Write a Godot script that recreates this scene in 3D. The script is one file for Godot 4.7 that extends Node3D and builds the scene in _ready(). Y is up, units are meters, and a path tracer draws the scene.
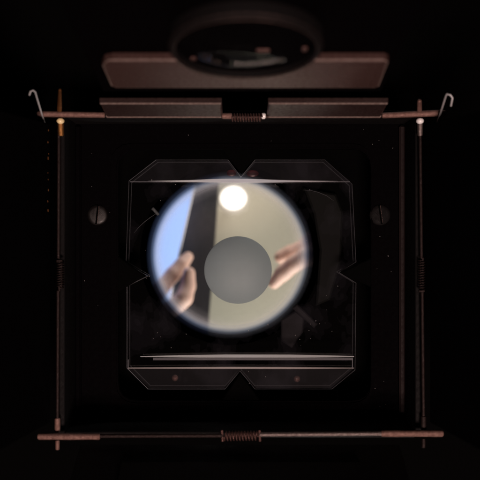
extends Node3D
# A waist-level finder of an old camera, looked into from above. Units are metres; sizes below are in millimetres (MM).
const MM := 0.001
const EYE := 120.0          # height of the eye above the glass plate, mm
var rng := RandomNumberGenerator.new()
var M := {}
var taken := {}


# ---------------------------------------------------------------- mesh builder (millimetres in, metres out)
class Builder:
	var v := PackedVector3Array()
	var n := PackedVector3Array()
	var c := PackedColorArray()
	var t := PackedVector2Array()
	var i := PackedInt32Array()

	func vert(p: Vector3, nn: Vector3, col := Color.WHITE, uv := Vector2.ZERO) -> int:
		v.append(p * 0.001); n.append(nn); c.append(col); t.append(uv)
		return v.size() - 1

	func tri(a: int, b: int, d: int, out: Vector3) -> void:
		if (v[b] - v[a]).cross(v[d] - v[a]).dot(out) > 0.0:
			i.append_array([a, d, b])
		else:
			i.append_array([a, b, d])

	func flat(pts: Array, out: Vector3) -> void:
		var nn: Vector3 = (pts[1] - pts[0]).cross(pts[2] - pts[0]).normalized()
		if nn.dot(out) < 0.0: nn = -nn
		var k := []
		for p in pts: k.append(vert(p, nn))
		for j in range(1, k.size() - 1): tri(k[0], k[j], k[j + 1], nn)

	# a box with chamfered edges
	func box(at: Vector3, size: Vector3, bev := 0.1, b := Basis()) -> void:
		var h := size * 0.5
		var q := {}
		for sx in [-1, 1]:
			for sy in [-1, 1]:
				for sz in [-1, 1]:
					var s := Vector3(sx, sy, sz)
					for ax in 3:
						var p := s * (h - Vector3.ONE * bev)
						p[ax] = s[ax] * h[ax]
						q[[sx, sy, sz, ax]] = at + b * p
		for ax in 3:
			for s in [-1, 1]:
				var pts := []
				for w in [[-1, -1], [1, -1], [1, 1], [-1, 1]]:
					var k := [0, 0, 0, ax]
					k[ax] = s; k[(ax + 1) % 3] = w[0]; k[(ax + 2) % 3] = w[1]
					pts.append(q[k])
				var o := Vector3.ZERO
				o[ax] = s
				flat(pts, b * o)
		if bev <= 0.0: return
		for ax in 3:                                  # edges along ax
			var u := (ax + 1) % 3
			var w := (ax + 2) % 3
			for su in [-1, 1]:
				for sw in [-1, 1]:
					var pts := []
					for e in [[-1, u], [1, u], [1, w], [-1, w]]:
						var k := [0, 0, 0, e[1]]
						k[ax] = e[0]; k[u] = su; k[w] = sw
						pts.append(q[k])
					var o := Vector3.ZERO
					o[u] = su; o[w] = sw
					flat(pts, b * o)
		for sx in [-1, 1]:
			for sy in [-1, 1]:
				for sz in [-1, 1]:
					flat([q[[sx, sy, sz, 0]], q[[sx, sy, sz, 1]], q[[sx, sy, sz, 2]]], b * Vector3(sx, sy, sz))

	# a round bar along points, its ends rounded off
	func tube(p: Array, r, sides := 10, caps := true) -> void:
		var pts := p.duplicate()
		var rad := []
		for j in pts.size(): rad.append(r[j] if r is Array else r)
		if caps:
			var d0: Vector3 = (pts[0] - pts[1]).normalized()
			var d1: Vector3 = (pts[-1] - pts[-2]).normalized()
			var r0: float = rad[0]
			var r1: float = rad[-1]
			pts = [pts[0] + d0 * 0.35 * r0] + pts + [pts[-1] + d1 * 0.35 * r1]
			rad = [r0 * 0.72] + rad + [r1 * 0.72]
		var side := Vector3.UP
		var rings := []
		for j in pts.size():
			var d: Vector3 = (pts[mini(j + 1, pts.size() - 1)] - pts[maxi(j - 1, 0)]).normalized()
			if j == 0: side = Vector3.UP if absf(d.y) < 0.9 else Vector3.RIGHT
			side = (side - d * side.dot(d)).normalized()
			var other := d.cross(side)
			var ring := []
			for k in sides:
				var a := TAU * k / sides
				var o := side * cos(a) + other * sin(a)
				var nn := o
				if caps and (j == 0 or j == pts.size() - 1): nn = (o + d * (-1.0 if j == 0 else 1.0)).normalized()
				ring.append(vert(pts[j] + o * rad[j], nn, Color.WHITE, Vector2(float(k) / sides, j)))
			if j > 0:
				for k in sides:
					var k2 := (k + 1) % sides
					var o: Vector3 = n[ring[k]] + n[ring[k2]]
					tri(rings[-1][k], rings[-1][k2], ring[k2], o)
					tri(rings[-1][k], ring[k2], ring[k], o)
			rings.append(ring)
		for e in [0, -1]:
			var d: Vector3 = ((pts[0] - pts[1]) if e == 0 else (pts[-1] - pts[-2])).normalized()
			var m := vert(pts[e], d)
			for k in sides: tri(m, rings[e][k], rings[e][(k + 1) % sides], d)

	# a profile [radius, height] turned about the y axis of b at at
	func lathe(prof: Array, at: Vector3, b := Basis(), segs := 48, cols := []) -> void:
		var prev := []
		for j in prof.size():
			var a0: Vector2 = prof[maxi(j - 1, 0)]
			var a1: Vector2 = prof[mini(j + 1, prof.size() - 1)]
			var tang := (a1 - a0).normalized()
			var ring := []
			for k in segs:
				var a := TAU * k / segs
				var rd := Vector3(cos(a), 0, sin(a))
				var nn := (b * (rd * -tang.y + Vector3.UP * tang.x)).normalized()
				ring.append(vert(at + b * (rd * prof[j].x + Vector3.UP * prof[j].y), nn, cols[j] if cols else Color.WHITE, Vector2(float(k) / segs, float(j) / prof.size())))
			if j > 0:
				for k in segs:
					var k2 := (k + 1) % segs
					var o: Vector3 = n[ring[k]] + n[prev[k2]]
					tri(prev[k], prev[k2], ring[k2], o)
					tri(prev[k], ring[k2], ring[k], o)
			prev = ring

	# a flat polygon given as points (x, z), standing from y0 up to y1, with the top edge chamfered by bev
	func prism(poly: PackedVector2Array, y0: float, y1: float, bev := 0.0, xf := Transform3D()) -> void:
		var p := poly
		if Geometry2D.is_polygon_clockwise(p): p.reverse()
		var m := p.size()
		var inner := PackedVector2Array()
		for k in m:
			var d0 := (p[k] - p[(k + m - 1) % m]).normalized()
			var d1 := (p[(k + 1) % m] - p[k]).normalized()
			var n0 := Vector2(-d0.y, d0.x)
			var n1 := Vector2(-d1.y, d1.x)
			var mid := (n0 + n1)
			inner.append(p[k] + mid / maxf(0.4, 1.0 + n0.dot(n1)) * bev)
		var up := xf.basis.y
		for lvl in 2:
			var face := inner if lvl else p
			var y := y1 if lvl else y0
			var ids := []
			for q in face: ids.append(vert(xf * Vector3(q.x, y, q.y), up * (1.0 if lvl else -1.0), Color.WHITE, q * 0.05))
			var tr := Geometry2D.triangulate_polygon(face)
			for k in range(0, tr.size(), 3): tri(ids[tr[k]], ids[tr[k + 1]], ids[tr[k + 2]], up * (1.0 if lvl else -1.0))
		for k in m:
			var k2 := (k + 1) % m
			var d := (p[k2] - p[k]).normalized()
			var o := xf.basis * Vector3(d.y, 0, -d.x)
			flat([xf * Vector3(p[k].x, y0, p[k].y), xf * Vector3(p[k2].x, y0, p[k2].y), xf * Vector3(p[k2].x, y1 - bev, p[k2].y), xf * Vector3(p[k].x, y1 - bev, p[k].y)], o)
			if bev > 0.0:
				flat([xf * Vector3(p[k].x, y1 - bev, p[k].y), xf * Vector3(p[k2].x, y1 - bev, p[k2].y), xf * Vector3(inner[k2].x, y1, inner[k2].y), xf * Vector3(inner[k].x, y1, inner[k].y)], o + up)

	# a flat polygon with a hole: two closed outlines of the same number of points
	func holed(outer: Array, inner: Array, y0: float, y1: float) -> void:
		var m := outer.size()
		for k in m:
			var k2 := (k + 1) % m
			var a: Vector2 = outer[k]
			var b: Vector2 = outer[k2]
			var e: Vector2 = inner[k2]
			var f: Vector2 = inner[k]
			flat([Vector3(a.x, y1, a.y), Vector3(b.x, y1, b.y), Vector3(e.x, y1, e.y), Vector3(f.x, y1, f.y)], Vector3.UP)
			flat([Vector3(a.x, y0, a.y), Vector3(b.x, y0, b.y), Vector3(e.x, y0, e.y), Vector3(f.x, y0, f.y)], Vector3.DOWN)
			var mid := (e + f) * 0.5
			var inw := Vector3(-mid.x, 0, -mid.y)
			flat([Vector3(f.x, y0, f.y), Vector3(e.x, y0, e.y), Vector3(e.x, y1, e.y), Vector3(f.x, y1, f.y)], inw)

	func mesh() -> ArrayMesh:
		var a := []
		a.resize(Mesh.ARRAY_MAX)
		a[Mesh.ARRAY_VERTEX] = v; a[Mesh.ARRAY_NORMAL] = n; a[Mesh.ARRAY_COLOR] = c; a[Mesh.ARRAY_TEX_UV] = t; a[Mesh.ARRAY_INDEX] = i
		var m := ArrayMesh.new()
		m.add_surface_from_arrays(Mesh.PRIMITIVE_TRIANGLES, a)
		return m


func numbered(called: String) -> String:
	var k: int = taken.get(called, 0)
	taken[called] = k + 1
	return called if k == 0 else "%s_%03d" % [called, k]


func thing(called: String, label: String, category: String, group := "") -> Node3D:
	var o := Node3D.new()
	o.name = numbered(called)
	add_child(o, true)
	tag(o, label, category, group)
	return o


func tag(o: Node, label: String, category: String, group := "") -> void:
	o.set_meta("label", label)
	o.set_meta("category", category)
	if group: o.set_meta("group", group)


func part(called: String, b: Builder, m: Material, parent: Node = self) -> MeshInstance3D:
	var o := MeshInstance3D.new()
	o.name = numbered(called) if parent == self else called
	o.mesh = b.mesh()
	o.material_override = m
	parent.add_child(o, true)
	return o


# the point (mm) at height h mm above the plate that stands px, py 480ths across the field of view of the plate
func at(px: float, py: float, h: float) -> Vector3:
	var k := 0.15 * (EYE - h) / EYE
	return Vector3((px - 240.0) * k, h, (py - 240.0) * k)


func flatpt(px: float, py: float, h: float) -> Vector2:
	var p := at(px, py, h)
	return Vector2(p.x, p.z)


func outline(pts: Array, h: float) -> PackedVector2Array:
	var r := PackedVector2Array()
	for p in pts: r.append(flatpt(p[0], p[1], h))
	return r


func noise(freq: float, kind := FastNoiseLite.TYPE_SIMPLEX_SMOOTH, octaves := 4, sd := 1) -> FastNoiseLite:
	var f := FastNoiseLite.new()
	f.noise_type = kind; f.frequency = freq; f.fractal_octaves = octaves; f.seed = sd
	return f


func ntex(f: FastNoiseLite, lo: Color, hi: Color, as_normal := false, size := 256) -> NoiseTexture2D:
	var t := NoiseTexture2D.new()
	t.width = size; t.height = size; t.seamless = true; t.noise = f
	if as_normal:
		t.as_normal_map = true; t.bump_strength = 6.0
	else:
		var g := Gradient.new()
		g.set_color(0, lo); g.set_color(1, hi)
		t.color_ramp = g
	return t


func lin(r: float, g: float, b: float) -> Color:
	return Color(r, g, b).linear_to_srgb()


func mat(col: Color, rough: float, metal := 0.0, spec := 0.5) -> StandardMaterial3D:
	var m := StandardMaterial3D.new()
	m.albedo_color = col; m.roughness = rough; m.metallic = metal; m.metallic_specular = spec
	return m


func worn(m: StandardMaterial3D, rough: Texture2D, bump: Texture2D, scale: float, strength := 0.5) -> StandardMaterial3D:
	m.uv1_triplanar = true; m.uv1_world_triplanar = true
	m.uv1_scale = Vector3.ONE * scale
	if rough:
		m.roughness_texture = rough; m.roughness = 1.0
	if bump:
		m.normal_enabled = true; m.normal_texture = bump; m.normal_scale = strength
	return m


func pane(alpha := 0.02) -> StandardMaterial3D:
	var m := mat(Color(0.1, 0.1, 0.1, alpha), 0.02)
	m.transparency = BaseMaterial3D.TRANSPARENCY_ALPHA
	return m


func frosted(col: Color, alpha: float, through: float) -> StandardMaterial3D:
	var m := mat(Color(col, alpha), 0.5)
	if alpha < 1.0: m.transparency = BaseMaterial3D.TRANSPARENCY_ALPHA
	m.backlight_enabled = true
	m.backlight = Color(through, through, through)
	return m


func materials() -> void:
	var grain := ntex(noise(0.09, FastNoiseLite.TYPE_SIMPLEX, 3, 5), Color.BLACK, Color.WHITE, true)
	var fine := ntex(noise(0.25, FastNoiseLite.TYPE_SIMPLEX, 2, 8), Color.BLACK, Color.WHITE, true)
	var rub := ntex(noise(0.02, FastNoiseLite.TYPE_SIMPLEX_SMOOTH, 5, 2), Color(0.32, 0.32, 0.32), Color(0.62, 0.62, 0.62))
	var matte := ntex(noise(0.02, FastNoiseLite.TYPE_SIMPLEX_SMOOTH, 5, 9), Color(0.55, 0.55, 0.55), Color(0.85, 0.85, 0.85))
	M.paint = worn(mat(lin(0.005, 0.0045, 0.0048), 0.5, 0.0, 0.22), matte, grain, 220.0, 0.2)
	M.floor = worn(mat(lin(0.0016, 0.0012, 0.0015), 0.5, 0.0, 0.07), matte, grain, 240.0, 0.2)
	M.flap = worn(mat(lin(0.002, 0.0018, 0.002), 0.7, 0.0, 0.05), null, grain, 240.0, 0.2)
	M.satin = worn(mat(lin(0.050, 0.030, 0.028), 0.4, 0.35, 0.5), rub, grain, 260.0, 0.15)
	M.band = worn(mat(lin(0.10, 0.056, 0.050), 0.35, 0.35, 0.5), rub, grain, 260.0, 0.15)
	M.ledge = worn(mat(lin(0.014, 0.009, 0.009), 0.5, 0.2, 0.3), matte, grain, 260.0, 0.1)
	M.edge = worn(mat(lin(0.26, 0.20, 0.18), 0.4, 0.2, 0.5), rub, fine, 200.0, 0.3)  # pale tone carries the light caught by the bevels
	M.bronze = worn(mat(lin(0.33, 0.20, 0.17), 0.4, 0.5), rub, fine, 160.0, 0.5)
	M.steel = worn(mat(lin(0.30, 0.26, 0.25), 0.4, 0.9), rub, fine, 160.0, 0.4)
	M.dark_steel = worn(mat(lin(0.10, 0.07, 0.065), 0.4, 0.8), rub, fine, 160.0, 0.4)
	M.brass = worn(mat(lin(0.50, 0.25, 0.08), 0.4, 0.85), rub, fine, 160.0, 0.4)
	M.thin = worn(mat(lin(0.035, 0.024, 0.023), 0.5, 0.7), rub, fine, 160.0, 0.4)
	M.bar_tone = worn(mat(lin(0.07, 0.08, 0.085), 0.5, 0.3), rub, fine, 160.0, 0.4)  # colour of the painted barrel reflections
	M.screw = worn(mat(lin(0.004, 0.003, 0.003), 0.5, 0.15), rub, fine, 160.0, 0.12)
	M.amber = worn(mat(lin(0.22, 0.09, 0.025), 0.5, 0.6), rub, fine, 160.0, 0.4)
	M.wire = worn(mat(lin(0.55, 0.56, 0.58), 0.35, 0.5), rub, fine, 160.0, 0.3)
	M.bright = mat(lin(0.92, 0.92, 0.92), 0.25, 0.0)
	M.gold_glint = mat(lin(0.95, 0.78, 0.42), 0.25, 0.0)  # yellow glint put into the base colour
	M.deep = mat(lin(0.002, 0.002, 0.002), 0.9, 0.0, 0.0)
	M.pane = pane(0.0)
	M.loupe = pane(0.0)
	M.loupe.metallic_specular = 0.2
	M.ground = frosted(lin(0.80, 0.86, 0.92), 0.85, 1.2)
	M.hazy = frosted(lin(0.12, 0.12, 0.15), 0.02, 0.5)
	M.patch_tone = mat(lin(0.011, 0.0105, 0.012), 0.7, 0.0, 0.2)  # colour of the painted reflection patches
	M.sheen_slab = mat(lin(0.0055, 0.006, 0.0058), 0.7, 0.0, 0.2)  # sheen put into the colour of a slab on the board
	M.film = mat(Color.WHITE, 0.6, 0.0, 0.0)
	M.film.transparency = BaseMaterial3D.TRANSPARENCY_ALPHA
	M.film.albedo_texture = ntex(noise(0.010, FastNoiseLite.TYPE_SIMPLEX_SMOOTH, 4, 23), Color(0.5, 0.5, 0.56, -0.012), Color(0.5, 0.5, 0.56, 0.02), false, 512)
	M.film.uv1_scale = Vector3(0.55, 0.4, 1.0)
	M.spring = worn(mat(lin(0.16, 0.09, 0.08), 0.4, 0.7), rub, fine, 160.0, 0.4)
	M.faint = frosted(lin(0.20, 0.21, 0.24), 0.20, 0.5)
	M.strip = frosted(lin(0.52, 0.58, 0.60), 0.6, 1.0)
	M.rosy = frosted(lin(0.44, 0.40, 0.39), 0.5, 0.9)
	M.matte = worn(frosted(lin(0.285, 0.37, 0.385), 1.0, 0.6), null, fine, 400.0, 0.3)
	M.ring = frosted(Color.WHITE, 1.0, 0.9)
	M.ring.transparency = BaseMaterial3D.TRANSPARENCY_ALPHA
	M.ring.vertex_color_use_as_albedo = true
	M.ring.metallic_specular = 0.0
	M.beige = worn(mat(lin(0.45, 0.43, 0.34), 0.8), null, fine, 40.0, 0.05)
	M.post = worn(mat(lin(0.014, 0.0125, 0.014), 0.7), matte, grain, 40.0, 0.1)
	M.skin = worn(mat(lin(0.74, 0.47, 0.38), 0.5), null, grain, 200.0, 0.25)
	M.skin.subsurf_scatter_enabled = true
	M.skin.subsurf_scatter_strength = 0.05
	M.red = mat(lin(0.055, 0.003, 0.007), 0.4)
	M.dust = mat(lin(0.22, 0.22, 0.22), 0.9)
	var tarnish := ntex(noise(0.03, FastNoiseLite.TYPE_SIMPLEX_SMOOTH, 5, 31), Color(0.72, 0.68, 0.67), Color(1, 1, 1))
	for k in ["bronze", "steel", "dark_steel", "brass", "satin", "band", "edge", "thin", "spring", "amber"]:
		M[k].albedo_texture = tarnish


func _ready() -> void:
	rng.seed = 71
	# ---- camera, background, light, exposure
	var cam := Camera3D.new()
	cam.name = "camera"
	add_child(cam)
	cam.position = Vector3(0, EYE * MM, 0)
	cam.rotation_degrees = Vector3(-90, 0, 0)
	var lens := CameraAttributesPhysical.new()
	lens.frustum_focal_length = 40.0
	lens.frustum_near = 0.005
	lens.frustum_far = 5.0
	lens.frustum_focus_distance = 0.117
	lens.exposure_aperture = 16.0
	cam.attributes = lens
	cam.current = true
	var env := Environment.new()
	env.background_mode = Environment.BG_COLOR
	env.background_color = Color.BLACK
	env.tonemap_mode = Environment.TONE_MAPPER_LINEAR
	env.tonemap_exposure = 1.0
	env.sdfgi_enabled = true; env.ssao_enabled = true; env.ssil_enabled = true
	var we := WorldEnvironment.new()
	we.name = "world_environment"
	we.environment = env
	add_child(we)
	area("room_lamp_light", Vector3(25, 290, 118), Vector3(0, 10, 5), Vector2(80, 60), lin(1.0, 0.73, 0.65), 0.085)
	area("added_box_light", Vector3(25, -26, 62), Vector3(2, -48, 2), Vector2(50, 24), lin(1.0, 0.97, 0.92), 0.0070)  # unseen area lights added in the box to brighten the beige wall
	area("added_box_light", Vector3(30, -26, -58), Vector3(4, -48, -6), Vector2(50, 24), lin(1.0, 0.97, 0.94), 0.0040)

	materials()
	housing()
	glass_plate()
	finder_lens()
	view_below()
	front_flap()
	other_flaps()
	rods_and_springs()
	dust()


func area(called: String, from: Vector3, to: Vector3, size: Vector2, col: Color, energy: float) -> void:
	var l := AreaLight3D.new()
	l.name = numbered(called)
	l.area_size = size * MM
	l.light_color = col
	l.light_energy = energy
	l.area_range = 5.0
	l.shadow_enabled = true
	add_child(l)
	l.position = from * MM
	l.look_at_from_position(from * MM, to * MM, Vector3.FORWARD)


# ---------------------------------------------------------------- the black housing under the hood
func square_outline(x0: float, z0: float, x1: float, z1: float, per := 12) -> Array:
	var r := []
	var cs := [Vector2(x0, z0), Vector2(x1, z0), Vector2(x1, z1), Vector2(x0, z1)]
	for k in 4:
		for j in per: r.append(cs[k].lerp(cs[(k + 1) % 4], float(j) / per))
	return r


func rounded(poly: Array, rad: float) -> Array:
	# pull the points of a rectangle outline onto round corners
	var lo := Vector2(1e9, 1e9)
	var hi := -lo
	for p in poly:
		lo = lo.min(p); hi = hi.max(p)
	var r := []
	for p in poly:
		var q := Vector2(clampf(p.x, lo.x + rad, hi.x - rad), clampf(p.y, lo.y + rad, hi.y - rad))
		var d: Vector2 = p - q
		r.append(q + d.normalized() * rad if d.x != 0.0 and d.y != 0.0 else p)
	return r


func housing() -> void:
	var t := thing("viewfinder_housing", "black painted square well of the viewfinder with two slotted screws in its floor", "viewfinder housing")
	# the floor: a sheet with a square opening for the glass
	var b := Builder.new()
	var o0 := flatpt(118, 149, 1.0)
	var o1 := flatpt(371, 401, 1.0)
	b.holed(square_outline(-25.2, -18.2, 25.2, 27.8, 24), rounded(square_outline(o0.x, o0.y, o1.x, o1.y, 24), 2.6), 0.2, 1.0)
	part("floor_plate", b, M.floor, t)
	# a raised rim around the opening
	b = Builder.new()
	b.holed(rounded(square_outline(o0.x - 1.1, o0.y - 0.8, o1.x + 0.25, o1.y + 1.2, 24), 3.0), rounded(square_outline(o0.x - 0.25, o0.y - 0.2, o1.x, o1.y + 0.3, 24), 2.7), 1.003, 1.25)
	part("opening_rim", b, M.floor, t)
	# inner walls
	for s in [-1, 1]:
		b = Builder.new()
		b.box(Vector3(s * 25.0, 4.5, 4.8), Vector3(0.9, 7.0, 45.6), 0.12)
		part("side_wall", b, M.paint, t)
	b = Builder.new()
	b.box(Vector3(0, 4.5, -17.7), Vector3(49.0, 7.0, 0.9), 0.12)
	part("front_wall", b, M.paint, t)
	b = Builder.new()
	b.box(Vector3(0, 4.5, 27.3), Vector3(49.0, 7.0, 0.9), 0.12)
	part("rear_wall", b, M.paint, t)
	# ledges along the side walls
	for s in [-1, 1]:
		b = Builder.new()
		b.box(Vector3(s * 24.0, 1.4, 4.8), Vector3(0.9, 0.8, 43.5), 0.25)
		part("ledge", b, M.ledge if s > 0 else M.floor, t)  # right ledge paler: reflected light put into its colour
	# slotted screws
	for q in [[97.5, 215.0, 84.0], [380.0, 215.0, 98.0]]:
		var p := at(q[0], q[1], 1.0)
		b = Builder.new()
		b.lathe([Vector2(0.001, 0.42), Vector2(1.0, 0.40), Vector2(1.35, 0.30), Vector2(1.52, 0.12), Vector2(1.55, 0.0)], p, Basis(), 40)
		var sc := part("screw", b, M.screw if q[0] < 200 else M.paint, t)
		b = Builder.new()
		var turn := Basis(Vector3.UP, deg_to_rad(q[2]))
		b.box(p + Vector3(0, 0.41, 0), Vector3(2.7, 0.05, 0.26), 0.0, turn)
		part("slot", b, M.deep, sc)
		b = Builder.new()
		b.box(p + Vector3(0, 0.42, 0) + turn * Vector3(0.1, 0, 0.16), Vector3(2.5, 0.08, 0.06), 0.0, turn)
		part("slot_edge", b, M.dark_steel, sc)
	# the board below the glass, with the round hole of the lens
	b = Builder.new()
	var cen := flatpt(230, 255, -6.0)
	var ring := []
	var sq := square_outline(-56, -56, 56, 56, 24)
	for p in sq:
		ring.append(cen + (p as Vector2).normalized() * 86.0 * 0.1575)
	b.holed(sq, ring, -7.0, -6.0)
	part("lens_board", b, M.deep, t)
	# sides of the well between floor and board, and the dark box under it
	for s in [-1, 1]:
		b = Builder.new()
		b.box(Vector3(s * 23.2, -2.9, 4.8), Vector3(0.6, 6.1, 44.5), 0.0)
		part("well_side", b, M.deep, t)
		b = Builder.new()
		b.box(Vector3(0, -2.9, 4.8 + s * 22.0), Vector3(45.5, 6.1, 0.6), 0.0)
		part("well_side", b, M.deep, t)
		b = Builder.new()
		b.box(Vector3(s * 75.0, -34, 0), Vector3(1, 55, 150), 0.0)
		part("chamber_side", b, M.deep, t)
		b = Builder.new()
		b.box(Vector3(0, -34, s * 75.0), Vector3(149, 55, 1), 0.0)
		part("chamber_side", b, M.deep, t)
	b = Builder.new()
	b.holed(square_outline(-75, -75, 75, 75, 8), square_outline(-55.9, -55.9, 55.9, 55.9, 8), -7.2, -6.4)
	part("chamber_top", b, M.deep, t)
	# the four pointed claws that hold the glass
	for q in [[[220, 147], [262, 147], [241.5, 174]], [[373, 257], [373, 288], [341, 272.5]], [[220, 403], [262, 403], [240, 373]], [[115, 254], [115, 294], [145, 276]]]:
		b = Builder.new()
		b.prism(outline(q, 0.6), 0.3, 0.8, 0.15)
		part("claw", b, M.deep, t)
	# pale bars standing in for reflections of the lens barrel
	for q in [[155.5, 211.5, -48.0, 1.5], [322.5, 212.5, 42.0, 2.0]]:
		b = Builder.new()
		var p := at(q[0], q[1], -5.6)
		var bs := Basis(Vector3.UP, deg_to_rad(q[2]))
		b.box(p, Vector3(q[3], 0.35, 0.5), 0.1, bs)
		part("reflection_bar", b, M.bar_tone, t)
	# flat pale shapes painted in for the sheen and reflections beside the lens
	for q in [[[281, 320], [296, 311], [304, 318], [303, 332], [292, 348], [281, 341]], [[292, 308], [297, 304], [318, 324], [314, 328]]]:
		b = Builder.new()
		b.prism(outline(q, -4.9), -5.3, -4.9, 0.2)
		part("reflection_patch", b, M.patch_tone, t)
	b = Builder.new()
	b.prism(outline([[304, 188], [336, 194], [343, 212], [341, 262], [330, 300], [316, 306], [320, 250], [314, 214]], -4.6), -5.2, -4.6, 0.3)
	part("sheen_slab", b, M.sheen_slab, t)


# ---------------------------------------------------------------- the square glass
func glass_plate() -> void:
	var o := [[156, 160], [228, 160], [241, 177], [255, 160], [325, 160], [352, 184], [356, 262], [339, 272.5], [356, 283], [355, 370], [332, 389], [255, 389], [240, 371], [225, 389], [148, 389], [127, 368], [127, 286], [147.5, 276], [126, 263], [129, 181]]
	var t := thing("glass_plate", "clear square glass plate with cut corners, notched edges and a grey matte spot", "glass plate")
	var b := Builder.new()
	b.prism(outline(o, 0.0), -1.2, 0.0, 0.12)
	part("pane", b, M.pane, t)
	# the ground outline: a fine dull line on every cut edge
	var dull := []
	for a in [0.06, 0.10, 0.16, 0.30]: dull.append(frosted(lin(0.22, 0.23, 0.26), a, 0.5))
	var grade := [1, 2, 2, 1, 0, 1, 0, 1, 1, 1, 0, 1, 1, 2, 3, 3, 1, 2, 1, 2]
	for k in o.size():
		var k2 := (k + 1) % o.size()
		b = Builder.new()
		var p := at(o[k][0], o[k][1], 0.0)
		var q := at(o[k2][0], o[k2][1], 0.0)
		b.tube([p, p.lerp(q, 0.3), p.lerp(q, 0.7), q], [0.05, rng.randf_range(0.035, 0.06), rng.randf_range(0.035, 0.06), 0.05], 6)
		part("ground_edge", b, dull[grade[k]], t)
	# a thin film of dust and smears
	b = Builder.new()
	b.prism(outline(o, 0.0), 0.015, 0.03, 0.02)
	part("smears", b, M.film, t)
	# the lower rim of the glass, seen through it
	for k in o.size():
		var k2 := (k + 1) % o.size()
		b = Builder.new()
		b.tube([at(o[k][0], o[k][1], 0.0) * Vector3(0.985, 1, 0.985) + Vector3(0, -1.2, 0.03), at(o[k2][0], o[k2][1], 0.0) * Vector3(0.985, 1, 0.985) + Vector3(0, -1.2, 0.03)], 0.06, 6)
		part("lower_edge", b, dull[0], t)
	# the slanting faces at front and rear, a little hazy
	for q in [[[156, 160.8], [227, 160.8], [240, 177], [256, 160.8], [325, 160.8], [350, 181], [131, 181]], [[129, 369], [353, 369], [331, 388], [256, 388], [240, 372], [224, 388], [149, 388]]]:
		b = Builder.new()
		b.prism(outline(q, 0.0), 0.032, 0.045, 0.01)
		part("slanting_face", b, M.hazy, t)
	# two hairline scratches
	for q in [[[134, 233], [139, 227], [145, 221.5], [151, 217], [157, 213]], [[303, 190], [311, 190.5], [319, 192.5], [327, 196], [334, 201]]]:
		b = Builder.new()
		var pts := []
		for p in q: pts.append(at(p[0], p[1], 0.03))
		b.tube(pts, [0.015, 0.035, 0.045, 0.035, 0.015], 5)
		part("scratch", b, dull[1], t)
	# small bumps coloured as the pinkish reflections along the rear edge
	for q in [[175, 378], [297, 379]]:
		b = Builder.new()
		b.lathe([Vector2(0.001, 0.3), Vector2(0.35, 0.22), Vector2(0.5, 0.0)], at(q[0], q[1], -3.0), Basis(), 16)
		part("pink_reflection", b, M.spring, t)
	# ridges of the slanting front and rear edges, glints drawn in as pale slivers
	b = Builder.new()
	b.box((at(130, 181.5, 0) + at(350, 182, 0)) * 0.5, Vector3(33.0, 0.1, 0.16), 0.02)
	part("front_ridge", b, M.faint, t)
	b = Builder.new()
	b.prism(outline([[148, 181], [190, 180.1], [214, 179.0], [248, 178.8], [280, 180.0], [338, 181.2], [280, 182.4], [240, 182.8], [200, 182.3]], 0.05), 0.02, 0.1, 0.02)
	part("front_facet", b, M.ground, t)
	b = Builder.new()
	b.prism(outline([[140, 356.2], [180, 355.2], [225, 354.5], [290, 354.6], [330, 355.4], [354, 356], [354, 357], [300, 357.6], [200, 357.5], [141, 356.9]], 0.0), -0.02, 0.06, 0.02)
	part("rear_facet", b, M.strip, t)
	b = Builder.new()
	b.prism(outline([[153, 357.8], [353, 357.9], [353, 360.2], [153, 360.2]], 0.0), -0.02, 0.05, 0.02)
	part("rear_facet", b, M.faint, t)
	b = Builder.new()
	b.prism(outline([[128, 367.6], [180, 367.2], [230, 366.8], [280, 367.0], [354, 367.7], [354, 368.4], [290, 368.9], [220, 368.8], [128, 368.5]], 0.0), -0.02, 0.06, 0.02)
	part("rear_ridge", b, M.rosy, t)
	for q in [[128.3, 364.5], [352.5, 364.0]]:
		b = Builder.new()
		b.box(at(q[0], q[1], 0), Vector3(0.14, 0.12, 1.5), 0.03)
		part("corner_edge", b, M.faint, t)
	# the matte spot in the middle, ground into the underside
	b = Builder.new()
	var dome := [Vector2(0.001, 2.1)]
	for q in 12:
		var rd := 5.22 * sin((q + 1) / 12.0 * PI * 0.5)
		dome.append(Vector2(rd, sqrt(7.54 * 7.54 - rd * rd) - 5.44))
	dome.append_array([Vector2(5.2, -0.1), Vector2(0.001, -0.12)])
	b.lathe(dome, at(238, 270, -3.6), Basis(), 72)
	part("matte_spot", b, M.matte, t)
	# red paint left beside the front claw
	for q in [[231.5, 173.0, 0.75], [252.5, 173.5, 0.95]]:
		b = Builder.new()
		b.lathe([Vector2(0.001, 0.3), Vector2(0.5, 0.26), Vector2(0.85, 0.14), Vector2(1.0, 0.0)], at(q[0], q[1], -3.2), Basis().scaled(Vector3(q[2], 1, 0.5)), 20)
		part("red_mark", b, M.red, t)


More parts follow.
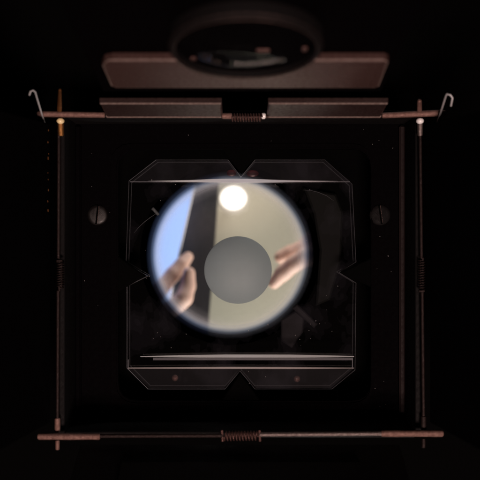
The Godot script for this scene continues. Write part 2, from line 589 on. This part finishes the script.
# ---------------------------------------------------------------- the round lens under it
func finder_lens() -> void:
	var t := thing("finder_lens", "round bright viewing lens with a painted soft rim under the glass plate", "lens")
	var c := at(230, 255, -5.4)
	var k := 0.15 * (EYE + 5.4) / EYE
	var b := Builder.new()
	var prof := [Vector2(0.001, 0.3)]
	for j in range(1, 13):
		var r := 84.0 * k * j / 12.0
		prof.append(Vector2(r, 0.3 - 0.03 * pow(r / (84.0 * k), 2.0)))
	b.lathe(prof, c, Basis(), 64)
	part("glass", b, M.pane, t)
	b = Builder.new()
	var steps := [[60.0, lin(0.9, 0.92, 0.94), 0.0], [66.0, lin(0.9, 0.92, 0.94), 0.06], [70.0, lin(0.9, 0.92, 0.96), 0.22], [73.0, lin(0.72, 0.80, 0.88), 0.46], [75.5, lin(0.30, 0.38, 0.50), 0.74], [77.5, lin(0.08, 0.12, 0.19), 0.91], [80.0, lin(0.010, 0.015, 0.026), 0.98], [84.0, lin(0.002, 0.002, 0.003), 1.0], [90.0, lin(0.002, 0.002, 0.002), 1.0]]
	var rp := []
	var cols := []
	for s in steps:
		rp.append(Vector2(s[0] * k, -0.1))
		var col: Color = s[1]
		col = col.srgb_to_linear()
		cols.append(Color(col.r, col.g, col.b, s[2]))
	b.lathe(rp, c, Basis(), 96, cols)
	part("painted_soft_rim", b, M.ring, t)  # lens blur and vignetting painted as a colour and alpha ramp


# ---------------------------------------------------------------- the view in the lens, built from small added stand-ins in the box
func view_below() -> void:
	var b := Builder.new()
	b.box(Vector3(0, -51, 0), Vector3(150, 2, 150), 0.0)
	tag(part("wall", b, M.beige), "plain beige wall seen through the round lens behind the grey spot", "wall")
	b = Builder.new()
	b.prism(outline([[60, 60], [226, 60], [219, 180], [214, 255], [208, 330], [203, 420], [60, 420]], -42.0), -44.0, -42.0, 0.15)
	tag(part("door_post", b, M.post), "dark grey upright post between the blue window and the beige wall", "post")
	# the window
	var w := thing("window", "bright blue window with a pale curved edge at the lens rim", "window")
	var edge := [[203, 150], [195.5, 182], [188, 215], [180, 250], [173, 282], [168, 320], [164, 360]]
	var poly := edge.duplicate()
	poly.append_array([[80, 360], [80, 150]])
	b = Builder.new()
	b.prism(outline(poly, -39.0), -39.6, -39.0, 0.0)
	var g := GradientTexture2D.new()
	g.width = 128; g.height = 128
	var grad := Gradient.new()
	grad.set_color(0, Color(0.20, 0.40, 0.86)); grad.set_color(1, Color(0.90, 0.95, 1.0))
	g.gradient = grad
	g.fill_from = Vector2(0.1, 0.0); g.fill_to = Vector2(0.95, 0.75)
	var em := mat(Color.BLACK, 0.3)
	em.emission_enabled = true
	em.emission = Color.WHITE
	em.emission_operator = BaseMaterial3D.EMISSION_OP_MULTIPLY
	em.emission_texture = g
	em.emission_energy_multiplier = 1.4
	var lo := flatpt(145, 150, -39.0)
	var hi := flatpt(203, 360, -39.0)
	for j in b.v.size():
		var p: Vector3 = b.v[j] * 1000.0
		b.t[j] = Vector2(clampf((p.x - lo.x) / (hi.x - lo.x), 0.01, 0.99), clampf((p.z - lo.y) / (hi.y - lo.y), 0.01, 0.99))
	part("window_pane", b, em, w)
	b = Builder.new()
	var line := []
	for q in edge: line.append(at(q[0], q[1], -38.9))
	b.tube(line, 0.16, 8)
	part("window_frame", b, mat(lin(0.8, 0.82, 0.85), 0.5), w)
	var wl := AreaLight3D.new()
	wl.name = "window_light"
	wl.area_size = Vector2(14, 26) * MM
	wl.light_color = Color(0.6, 0.7, 1.0)
	wl.light_energy = 0.00012
	wl.area_range = 1.0
	wl.shadow_enabled = true
	add_child(wl)
	var wp := at(135, 250, -38.0)
	wl.look_at_from_position(wp * MM, (wp + Vector3(0, 30, 0)) * MM, Vector3.FORWARD)
	# a small glowing globe standing in for the reflected ceiling lamp
	var la := thing("lamp", "small glowing white stand-in for a reflected lamp high in the lens view", "lamp")
	b = Builder.new()
	var lp := at(233, 198, -44.0)
	var rr := 13.0 * 0.205
	var prof := [Vector2(0.001, 1.2), Vector2(rr * 0.5, 1.05), Vector2(rr * 0.8, 0.7), Vector2(rr * 0.95, 0.35), Vector2(rr, 0.0), Vector2(rr * 0.9, -0.2), Vector2(0.001, -0.25)]
	b.lathe(prof, lp, Basis().scaled(Vector3(1.05, 1, 0.92)), 40)
	var lm := mat(Color(0.9, 0.9, 0.9), 0.4)
	lm.emission_enabled = true
	lm.emission = Color(1.0, 0.97, 0.92)
	lm.emission_energy_multiplier = 1.9
	lm.emission_operator = BaseMaterial3D.EMISSION_OP_MULTIPLY
	var lg := GradientTexture2D.new()
	lg.width = 8; lg.height = 64
	var limb := Gradient.new()
	limb.set_color(0, Color(1, 1, 1)); limb.set_color(1, Color(0.55, 0.52, 0.48))
	lg.gradient = limb
	lg.fill_from = Vector2(0, 0.25); lg.fill_to = Vector2(0, 0.62)
	lm.emission_texture = lg
	part("lamp_globe", b, lm, la)
	b = Builder.new()
	b.lathe([Vector2(rr * 0.9, -0.1), Vector2(rr * 1.05, -0.12), Vector2(rr * 1.2, -0.16), Vector2(rr * 1.5, -0.25)], lp, Basis(), 48, [Color(0.9, 0.88, 0.84, 0.9), Color(0.9, 0.88, 0.84, 0.6), Color(0.9, 0.88, 0.84, 0.25), Color(0.9, 0.88, 0.84, 0.0)])
	part("painted_halo", b, M.ring, la)  # glow around the globe painted as a fading translucent ring
	b = Builder.new()
	b.lathe([Vector2(rr * 0.9, -0.9), Vector2(rr * 1.1, -0.8), Vector2(rr * 1.12, -0.3), Vector2(rr * 0.95, -0.22)], lp, Basis(), 40)
	b.tube([lp + Vector3(0, -0.6, 0), lp + Vector3(0, -6.0, 0)], 0.8, 10)
	part("lamp_base", b, mat(lin(0.5, 0.48, 0.42), 0.5), la)
	var om := OmniLight3D.new()
	om.name = "lamp_light"
	om.light_color = Color(1.0, 0.95, 0.88)
	om.light_energy = 0.00008
	om.omni_range = 1.0
	om.omni_attenuation = 2.0
	om.light_size = 0.002
	om.shadow_enabled = true
	add_child(om)
	om.position = (lp + Vector3(0, 3.0, 0)) * MM
	# hands modelled in place of finger reflections on the glass
	var d := -36.0
	hand("pink reflected fingers modelled as a hand curled over the lower left of the blue window", [
		[[108, 326, d, 10], [138, 310, d, 9.5], [149, 302, d, 10.5], [162, 287, d - 1, 9], [173, 274, d - 2, 8.8], [182, 264, d - 3, 7.8], [188, 257, d - 4, 6.2]],
		[[106, 344, d, 10], [146, 326, d + 1, 9.5], [160, 318, d + 1, 10.5], [178, 304, d + 1, 9.5], [184, 298, d + 1, 9.8], [188, 286, d, 8.5], [189, 273, d, 7]],
		[[102, 358, d, 9.5], [140, 352, d, 8.5], [160, 348, d - 4, 8], [150, 355, d - 8, 7]],
		[[98, 370, d, 8.5], [125, 372, d, 7.5], [138, 370, d - 4, 7], [128, 374, d - 8, 6]],
		[[78, 320, d, 10.5], [92, 290, d + 1, 9.5], [108, 264, d, 8]]],
		[[[108, 326, d, 11], [70, 345, d, 14]], [[106, 344, d, 12], [70, 352, d, 15]], [[102, 358, d, 12], [68, 362, d, 14]], [[98, 370, d, 10], [64, 368, d, 13]], [[78, 320, d, 11], [66, 350, d, 14]], [[68, 355, d, 16], [30, 372, d, 14]]])
	hand("pale reflected fingers modelled as a hand reaching in from the right rim beside the grey spot", [
		[[356, 220, d, 11], [326, 234, d - 1, 10.5], [312, 242, d - 2, 11.2], [300, 250, d - 2, 9.5], [290, 254, d - 2, 9.6], [281, 257, d - 2, 7.8]],
		[[356, 240, d, 11], [322, 252, d + 3, 10], [308, 256, d + 4, 10.8], [294, 264, d + 3, 9.0], [284, 272, d + 2, 9.2], [274, 283, d + 1, 6.8]],
		[[358, 256, d, 10], [334, 276, d, 9], [326, 296, d - 4, 8], [336, 304, d - 9, 7]],
		[[362, 268, d, 9], [346, 288, d, 8], [342, 304, d - 4, 7.5], [350, 310, d - 8, 6.5]],
		[[380, 210, d, 11], [364, 186, d + 1, 10], [346, 168, d, 8]]],
		[[[356, 220, d, 12], [394, 244, d, 15]], [[356, 240, d, 12], [396, 252, d, 15]], [[358, 256, d, 12], [398, 260, d, 14]], [[362, 268, d, 10], [400, 266, d, 13]], [[380, 210, d, 12], [398, 246, d, 14]], [[398, 254, d, 16], [438, 262, d, 14]]])


func hand(label: String, fingers: Array, palm: Array) -> void:
	var bones := []
	for chain in fingers + palm:
		for j in chain.size() - 1:
			var a: Array = chain[j]
			var e: Array = chain[j + 1]
			bones.append([at(a[0], a[1], a[2]), at(e[0], e[1], e[2]), a[3] * 0.172, e[3] * 0.172])
	var o := part("hand", nets(bones, 0.34, 0.16), M.skin)
	tag(o, label, "hand")


# the smooth union of tapered capsules, meshed as surface nets
func nets(bones: Array, cell: float, k: float) -> Builder:
	var lo := Vector3.ONE * 1e9
	var hi := -lo
	for q in bones:
		var r := Vector3.ONE * (maxf(q[2], q[3]) + 3.0 * cell)
		lo = lo.min(q[0] - r).min(q[1] - r)
		hi = hi.max(q[0] + r).max(q[1] + r)
	var nx := int((hi.x - lo.x) / cell) + 2
	var ny := int((hi.y - lo.y) / cell) + 2
	var nz := int((hi.z - lo.z) / cell) + 2
	var f := PackedFloat32Array()
	f.resize(nx * ny * nz)
	f.fill(1e-12)
	for q in bones:
		var a: Vector3 = q[0]
		var ab: Vector3 = q[1] - a
		var l2 := maxf(ab.length_squared(), 1e-6)
		var r0: float = q[2]
		var r1: float = q[3]
		var m := Vector3.ONE * (maxf(r0, r1) + 3.0 * cell)
		var p0: Vector3 = (a.min(q[1]) - m - lo) / cell
		var p1: Vector3 = (a.max(q[1]) + m - lo) / cell
		for x in range(maxi(0, int(p0.x)), mini(nx, int(p1.x) + 1)):
			for y in range(maxi(0, int(p0.y)), mini(ny, int(p1.y) + 1)):
				for z in range(maxi(0, int(p0.z)), mini(nz, int(p1.z) + 1)):
					var p := lo + Vector3(x, y, z) * cell
					var s := clampf((p - a).dot(ab) / l2, 0.0, 1.0)
					var dd := p.distance_to(a + ab * s) - lerpf(r0, r1, s)
					f[(x * ny + y) * nz + z] += exp(-dd / k)
	for j in f.size(): f[j] = -k * log(f[j])
	var b := Builder.new()
	var ids := {}
	for x in nx - 1:
		for y in ny - 1:
			for z in nz - 1:
				var base := (x * ny + y) * nz + z
				var neg := 0
				var off := [0, 1, nz, nz + 1, ny * nz, ny * nz + 1, ny * nz + nz, ny * nz + nz + 1]
				for w in off:
					if f[base + w] < 0.0: neg += 1
				if neg == 0 or neg == 8: continue
				var sum := Vector3.ZERO
				var cnt := 0
				for e in [[0, 1], [0, 2], [0, 4], [1, 3], [1, 5], [2, 3], [2, 6], [3, 7], [4, 5], [4, 6], [5, 7], [6, 7]]:
					var fa := f[base + off[e[0]]]
					var fb := f[base + off[e[1]]]
					if (fa < 0.0) == (fb < 0.0): continue
					var s := fa / (fa - fb)
					var pa := Vector3(e[0] >> 2, (e[0] >> 1) & 1, e[0] & 1)
					var pb := Vector3(e[1] >> 2, (e[1] >> 1) & 1, e[1] & 1)
					sum += pa.lerp(pb, s)
					cnt += 1
				var gr := Vector3.ZERO
				for w in 8:
					var sg := Vector3(1 if w & 4 else -1, 1 if w & 2 else -1, 1 if w & 1 else -1)
					gr += sg * f[base + off[w]]
				ids[base] = b.vert(lo + (Vector3(x, y, z) + sum / cnt) * cell, gr.normalized())
	var st := [ny * nz, nz, 1]
	for base in ids:
		for ax in 3:
			var u: int = st[(ax + 1) % 3]
			var w: int = st[(ax + 2) % 3]
			# the edge from this cell's lowest corner along ax
			if (f[base] < 0.0) == (f[base + st[ax]] < 0.0): continue
			if not (ids.has(base - u) and ids.has(base - w) and ids.has(base - u - w)): continue
			var o: Vector3 = b.n[ids[base]] + b.n[ids[base - u - w]]
			b.tri(ids[base], ids[base - u], ids[base - u - w], o)
			b.tri(ids[base], ids[base - u - w], ids[base - w], o)
	return b


# ---------------------------------------------------------------- the hood
const HINGE := 10.0
const LEAN := 0.1745


func front_flap() -> void:
	var t := thing("front_hood_flap", "upright front flap of the hood with a round magnifier above two hinge plates", "hood flap")
	var d := Vector3(0, cos(LEAN), -sin(LEAN))
	var nn := Vector3(0, sin(LEAN), cos(LEAN))
	# local axes: x across, y out of the face, z down the flap
	var xf := Transform3D(Basis(Vector3.RIGHT, nn, -d), Vector3(0, HINGE, -17.3))
	var b := Builder.new()
	b.prism(PackedVector2Array([Vector2(-17.6, -7.4), Vector2(-17.6, -44), Vector2(-16.4, -46), Vector2(16.9, -46), Vector2(18.1, -44), Vector2(18.1, -7.4)]), -1.2, -0.5, 0.1, xf)
	part("panel", b, M.floor, t)
	# the raised band with round corners
	b = Builder.new()
	b.prism(PackedVector2Array([Vector2(-15.9, -11.6), Vector2(-15.2, -11.0), Vector2(16.6, -11.0), Vector2(17.2, -11.4), Vector2(16.9, -19.2), Vector2(16.4, -19.7), Vector2(-14.4, -19.7), Vector2(-15.4, -19.2), Vector2(-15.9, -18.0)]), -0.5, 0.45, 0.28, xf)
	var band := part("band", b, M.band, t)
	b = Builder.new()
	var rim := [Vector3(-14.9, 0.3, -19.55), Vector3(-15.3, 0.3, -19.1), Vector3(-15.75, 0.3, -18.0), Vector3(-15.8, 0.3, -11.7), Vector3(-15.2, 0.3, -11.1), Vector3(16.6, 0.3, -11.1), Vector3(17.05, 0.3, -11.5), Vector3(16.8, 0.3, -19.1), Vector3(16.3, 0.3, -19.6), Vector3(-14.9, 0.3, -19.6)]
	for j in rim.size(): rim[j] = xf * rim[j]
	b.tube(rim, 0.10, 6)
	part("edge_highlight", b, M.edge, band)  # thin tube coloured as the highlight along the bevel
	for q in [[-18.4, -2.4], [3.7, 19.4]]:
		b = Builder.new()
		b.prism(PackedVector2Array([Vector2(q[0], 0.2), Vector2(q[1], 0.2), Vector2(q[1], -5.3), Vector2(q[0], -5.3)]), -0.4, 0.35, 0.2, xf)
		var hp := part("hinge_plate", b, M.satin, t)
		b = Builder.new()
		b.tube([xf * Vector3(q[0] + 0.1, 0.1, 0.25), xf * Vector3(q[1] - 0.1, 0.1, 0.25)], 0.36, 10)
		part("rolled_edge", b, M.edge, hp)
		b = Builder.new()
		b.box(xf * Vector3((q[0] + q[1]) * 0.5, 0.33, -5.2), Vector3(q[1] - q[0] - 0.1, 0.2, 0.3), 0.05, xf.basis)
		part("edge_highlight", b, M.edge, hp)  # pale strip painted in for the highlight on the upper edge
	# the magnifier
	var lp := xf * Vector3(0.6, 0.9, -24.6)
	var bs := Basis(Vector3.RIGHT, nn, -d)
	b = Builder.new()
	b.lathe([Vector2(7.5, -1.0), Vector2(7.5, 0.3), Vector2(7.7, 0.5), Vector2(8.0, 0.5), Vector2(8.2, 0.3), Vector2(8.3, -0.2), Vector2(8.3, -1.2)], lp, bs, 64)
	var mr := part("magnifier_ring", b, M.paint, t)
	for q in [[7.62, 0.5, 0.07], [8.2, 0.2, 0.06]]:
		b = Builder.new()
		var ring := []
		for k in 49: ring.append(lp + bs * Vector3(cos(TAU * k / 48.0) * q[0], q[1], sin(TAU * k / 48.0) * q[0]))
		b.tube(ring, q[2], 6, false)
		part("edge_highlight", b, M.dark_steel, mr)  # ring highlights drawn as thin grey tubes
	b = Builder.new()
	b.lathe([Vector2(0.001, -0.22), Vector2(7.5, -0.25), Vector2(7.6, -0.4)], lp, bs, 64)
	part("magnifier_dark_disc", b, M.floor, t)  # dark disc added for the darkness seen through the magnifier
	b = Builder.new()
	var prof := [Vector2(0.001, 1.2)]
	for j in range(1, 11):
		var r := 7.55 * j / 10.0
		prof.append(Vector2(r, 1.2 - 1.2 * pow(r / 7.55, 2.0)))
	b.lathe(prof, lp, bs, 64)
	part("magnifier_glass", b, M.loupe, t)
	# small pieces added for the glints in the magnifier glass
	for q in [[0.6 + 1.9, -23.2, 1.5, 0.7], [-5.2, -21.0, 0.7, 0.8], [7.0, -23.6, 0.6, 1.0]]:
		b = Builder.new()
		b.box(xf * Vector3(q[0], 0.72, q[1]), Vector3(q[2], 0.3, q[3]), 0.12, xf.basis)
		part("glint_chip", b, M.spring, t)


func other_flaps() -> void:
	for s in [-1, 1]:
		var t := thing("side_hood_flap", ("black left side flap of the hood with amber specks painted for a reflection" if s < 0 else "black right side flap of the hood, plain and unlit"), "hood flap", "side flaps of the hood")
		var d := Vector3(s * 0.17, 0.985, 0)
		var nn := Vector3(-s * 0.985, 0.17, 0)
		var xf := Transform3D(Basis(Vector3(0, 0, 1), nn, -d), Vector3(s * 26.2, 9.6, 0))
		var b := Builder.new()
		b.prism(PackedVector2Array([Vector2(-16.0, 0), Vector2(25.2, 0), Vector2(25.2, -34), Vector2(23.0, -42), Vector2(-12.0, -42), Vector2(-15.0, -30)]), -0.5, 0.0, 0.1, xf)
		part("panel", b, M.flap, t)
		if s < 0:
			for j in 9:
				b = Builder.new()
				var z := lerpf(-15.2, -3.5, (j + rng.randf() * 0.8) / 9.0)
				var sz := rng.randf_range(0.08, 0.3)
				b.box(xf * Vector3(z, 0.02, -0.5 - rng.randf() * 0.5), Vector3(sz * 1.4, 0.12, sz * 0.8), 0.04, xf.basis)
				part("reflection_speck", b, M.amber, t)  # amber boxes painted in for a warm reflection on the flap
	var r := thing("rear_hood_flap", "black rear flap of the hood below the rear hinge rod", "hood flap")
	var rd := Vector3(0, cos(0.4), sin(0.4))
	var rn := Vector3(0, sin(0.4), -cos(0.4))
	var rx := Transform3D(Basis(Vector3.LEFT, rn, -rd), Vector3(0, 9.6, 28.2))
	var bb := Builder.new()
	bb.prism(PackedVector2Array([Vector2(-22, 0), Vector2(22, 0), Vector2(22, -23), Vector2(19, -26), Vector2(-19, -26), Vector2(-22, -23)]), -0.5, 0.0, 0.1, rx)
	part("panel", bb, M.paint, r)
	bb = Builder.new()
	bb.prism(PackedVector2Array([Vector2(-16, -4), Vector2(16, -4), Vector2(16, -10), Vector2(-16, -10)]), 0.0, 0.4, 0.3, rx)
	part("rib", bb, M.paint, r)


func coil(a: Vector3, e: Vector3, r: float, wire: float, turns: float) -> Builder:
	var b := Builder.new()
	var d := (e - a).normalized()
	var u := Vector3.UP
	var w := d.cross(u)
	var pts := []
	var steps := int(turns * 14)
	for j in steps + 1:
		var s := float(j) / steps
		var an := s * turns * TAU
		pts.append(a.lerp(e, s) + (u * cos(an) + w * sin(an)) * r)
	b.tube(pts, wire, 6)
	return b


func rods_and_springs() -> void:
	var h := HINGE
	# front hinge: two rod ends and a spring between the hinge plates
	var t := thing("hinge_rod", "bronze toned front hinge rod with both ends sticking out past the hinge plates", "hinge rod", "hinge rods of the hood")
	var b := Builder.new()
	b.tube([at(38, 114, h), at(41, 114, h), at(104, 115, h)], [0.36, 0.42, 0.40], 14)
	part("rod_end", b, M.bronze, t)
	b = Builder.new()
	b.tube([at(445, 113, h), at(441, 113, h), at(383, 115.5, h)], [0.36, 0.46, 0.38], 14)
	part("rod_end", b, M.bronze, t)
	b = Builder.new()
	b.tube([at(222, 117, h), at(268, 117, h)], 0.22, 10)
	part("pin", b, M.dark_steel, t)
	b = Builder.new()
	b.tube([at(223, 116, h), at(231, 116, h)], 0.42, 12)
	part("sleeve", b, M.bronze, t)
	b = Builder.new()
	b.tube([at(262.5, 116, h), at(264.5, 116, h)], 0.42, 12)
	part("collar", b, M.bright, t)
	# rear
	t = thing("hinge_rod", "rear hinge rod lying along the foot of the picture between two rough bronze sleeves", "hinge rod", "hinge rods of the hood")
	for q in [[39, 99, 436.5], [382, 442, 433.5]]:
		b = Builder.new()
		var pts := []
		var rs := []
		for j in 9:
			pts.append(at(lerpf(q[0], q[1], j / 8.0), q[2], h))
			rs.append(0.46 + rng.randf_range(-0.03, 0.03))
		b.tube(pts, rs, 14)
		part("sleeve", b, M.bronze, t)
	b = Builder.new()
	b.tube([at(99, 436, h), at(222, 435.5, h)], 0.30, 12)
	part("rod_half", b, M.thin, t)
	b = Builder.new()
	b.tube([at(260, 434.5, h), at(382, 433.5, h)], 0.34, 12)
	part("rod_half", b, M.steel, t)  # paler metal than the other half: the gleam is put into the colour
	# sides
	for q in [[59.0, 57.5, 129.0, 258.0, 291.0, 419.0, "left hinge rod, thin and dark, running from brass knuckle to bronze sleeve"], [420.0, 423.5, 129.0, 258.0, 291.0, 417.0, "right hinge rod, thin and dark, under the white glinting knuckle"]]:
		t = thing("hinge_rod", q[6], "hinge rod", "hinge rods of the hood")
		b = Builder.new()
		b.tube([at(q[0], q[2], h - 1), at(lerpf(q[0], q[1], 0.4), q[3], h - 1)], 0.24, 10)
		part("rod_half", b, M.thin, t)
		b = Builder.new()
		b.tube([at(lerpf(q[0], q[1], 0.6), q[4], h - 1), at(q[1], q[5] + 8, h - 1)], 0.24, 10)
		part("rod_half", b, M.thin, t)
		b = Builder.new()
		b.tube([at(lerpf(q[0], q[1], 0.5) + 1.0, q[3], h - 1), at(lerpf(q[0], q[1], 0.5) + 1.0, q[4], h - 1)], 0.18, 8)
		part("pin", b, M.thin, t)
		b = Builder.new()
		b.tube([at(q[1], q[5], h - 1), at(q[1], q[5] + 12, h - 1)], 0.40, 12)
		b.tube([at(q[1], q[5] + 22, h - 1), at(q[1], q[5] + 30, h - 1)], 0.30, 12)
		part("sleeve", b, M.bronze if q[0] < 100 else M.thin, t)
		# the knuckle under the front rod
		var left: bool = q[0] < 100
		var x := 60.5 if left else 420.0
		b = Builder.new()
		b.tube([at(x, 119, h - 0.6), at(x + (0.5 if left else 0.0), 135, h - 1)], [0.42, 0.38], 14)
		part("knuckle", b, M.brass if left else M.steel, t)
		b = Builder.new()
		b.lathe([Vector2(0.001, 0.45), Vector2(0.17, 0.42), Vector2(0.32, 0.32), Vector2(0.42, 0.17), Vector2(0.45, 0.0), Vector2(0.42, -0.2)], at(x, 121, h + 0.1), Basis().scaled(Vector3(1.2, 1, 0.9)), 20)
		part("glint_bead", b, M.gold_glint if left else M.bright, t)  # pale bead added in place of the knuckle glint
		b = Builder.new()
		if left:
			b.tube([at(59.5, 110, h + 0.8), at(59.7, 104, h + 2), at(59.8, 97, h + 4), at(60, 90, h + 6.5)], [0.34, 0.30, 0.24, 0.18], 10)
		else:
			b.tube([at(419.5, 110, h + 0.8), at(419.5, 101, h + 3)], [0.34, 0.30], 10)
		part("stay", b, M.amber if left else M.bronze, t)
	# springs
	var c := coil(at(232, 117.5, h), at(262, 117.5, h), 0.52, 0.11, 11)
	tag(part("hinge_spring", c, M.spring), "small coil spring between the two front hinge plates", "spring", "coil springs of the hood hinges")
	c = coil(at(224, 436, h), at(258, 435.5, h), 0.60, 0.12, 11)
	c.tube([at(222, 430.5, h), at(222.5, 441, h)], 0.2, 8)
	c.tube([at(259.5, 430.5, h), at(260, 441, h)], 0.2, 8)
	tag(part("hinge_spring", c, M.spring), "small coil spring in the middle of the rear hinge rod, at the foot", "spring", "coil springs of the hood hinges")
	c = coil(at(60.5, 262, h - 1), at(60.5, 288, h - 1), 0.45, 0.09, 11)
	c.tube([at(62, 260.5, h - 0.6), at(57, 261, h - 0.6)], 0.2, 8)
	tag(part("hinge_spring", c, M.thin), "small dark coil spring on the left hinge rod", "spring", "coil springs of the hood hinges")
	c = coil(at(421.5, 260, h - 1), at(421.5, 290, h - 1), 0.42, 0.09, 12)
	c.tube([at(419, 291, h - 0.6), at(424, 291, h - 0.6)], 0.18, 8)
	tag(part("hinge_spring", c, M.thin), "small dark coil spring on the right hinge rod", "spring", "coil springs of the hood hinges")
	# wire hooks at the front corners
	b = Builder.new()
	b.tube([at(29.5, 95, 15), at(30.5, 91.5, 15.5), at(33, 90.3, 15.5), at(35.2, 92, 15), at(37, 98, 14), at(40, 108, 12), at(45, 124, 9), at(49, 136, 7.5)], 0.13, 8)
	tag(part("wire_hook", b, M.wire), "thin bent wire hook at the front left corner, beside the brass knuckle", "wire hook", "wire hooks at the front corners")
	b = Builder.new()
	b.tube([at(451, 106, 15), at(452.5, 98, 15.5), at(450.5, 95, 15.6), at(447, 94, 15.5), at(445.5, 97, 15), at(441.5, 110, 12), at(437, 124, 9.5), at(432.5, 134, 8)], 0.14, 8)
	tag(part("wire_hook", b, M.wire), "thin double bent wire hook at the front right corner past the rod end", "wire hook", "wire hooks at the front corners")


func dust() -> void:
	var b := Builder.new()
	for j in 140:
		var p := Vector3.ZERO
		if j < 80:
			p = at(rng.randf_range(70, 410), rng.randf_range(128, 418), 1.05)
			if p.x > -18.2 and p.x < 19.6 and p.z > -13.6 and p.z < 24.0: continue
		else:
			p = at(rng.randf_range(135, 348), rng.randf_range(165, 385), 0.03)
			if p.distance_to(at(230, 255, 0)) < 11.5 and rng.randf() < 0.8: continue
		var r := rng.randf_range(0.025, 0.055) * (1.6 if rng.randf() < 0.12 else 1.0)
		var l := rng.randf_range(1.0, 2.2)
		b.lathe([Vector2(0.001, r * 0.8), Vector2(r * 0.8, r * 0.5), Vector2(r, 0), Vector2(0.001, -r * 0.2)], p, Basis(Vector3.UP, rng.randf() * TAU).scaled_local(Vector3(l, 1, 1)), 6)
	var o := part("dust", b, M.dust)
	tag(o, "fine pale dust specks on the black floor and the glass plate", "dust")
	o.set_meta("kind", "stuff")
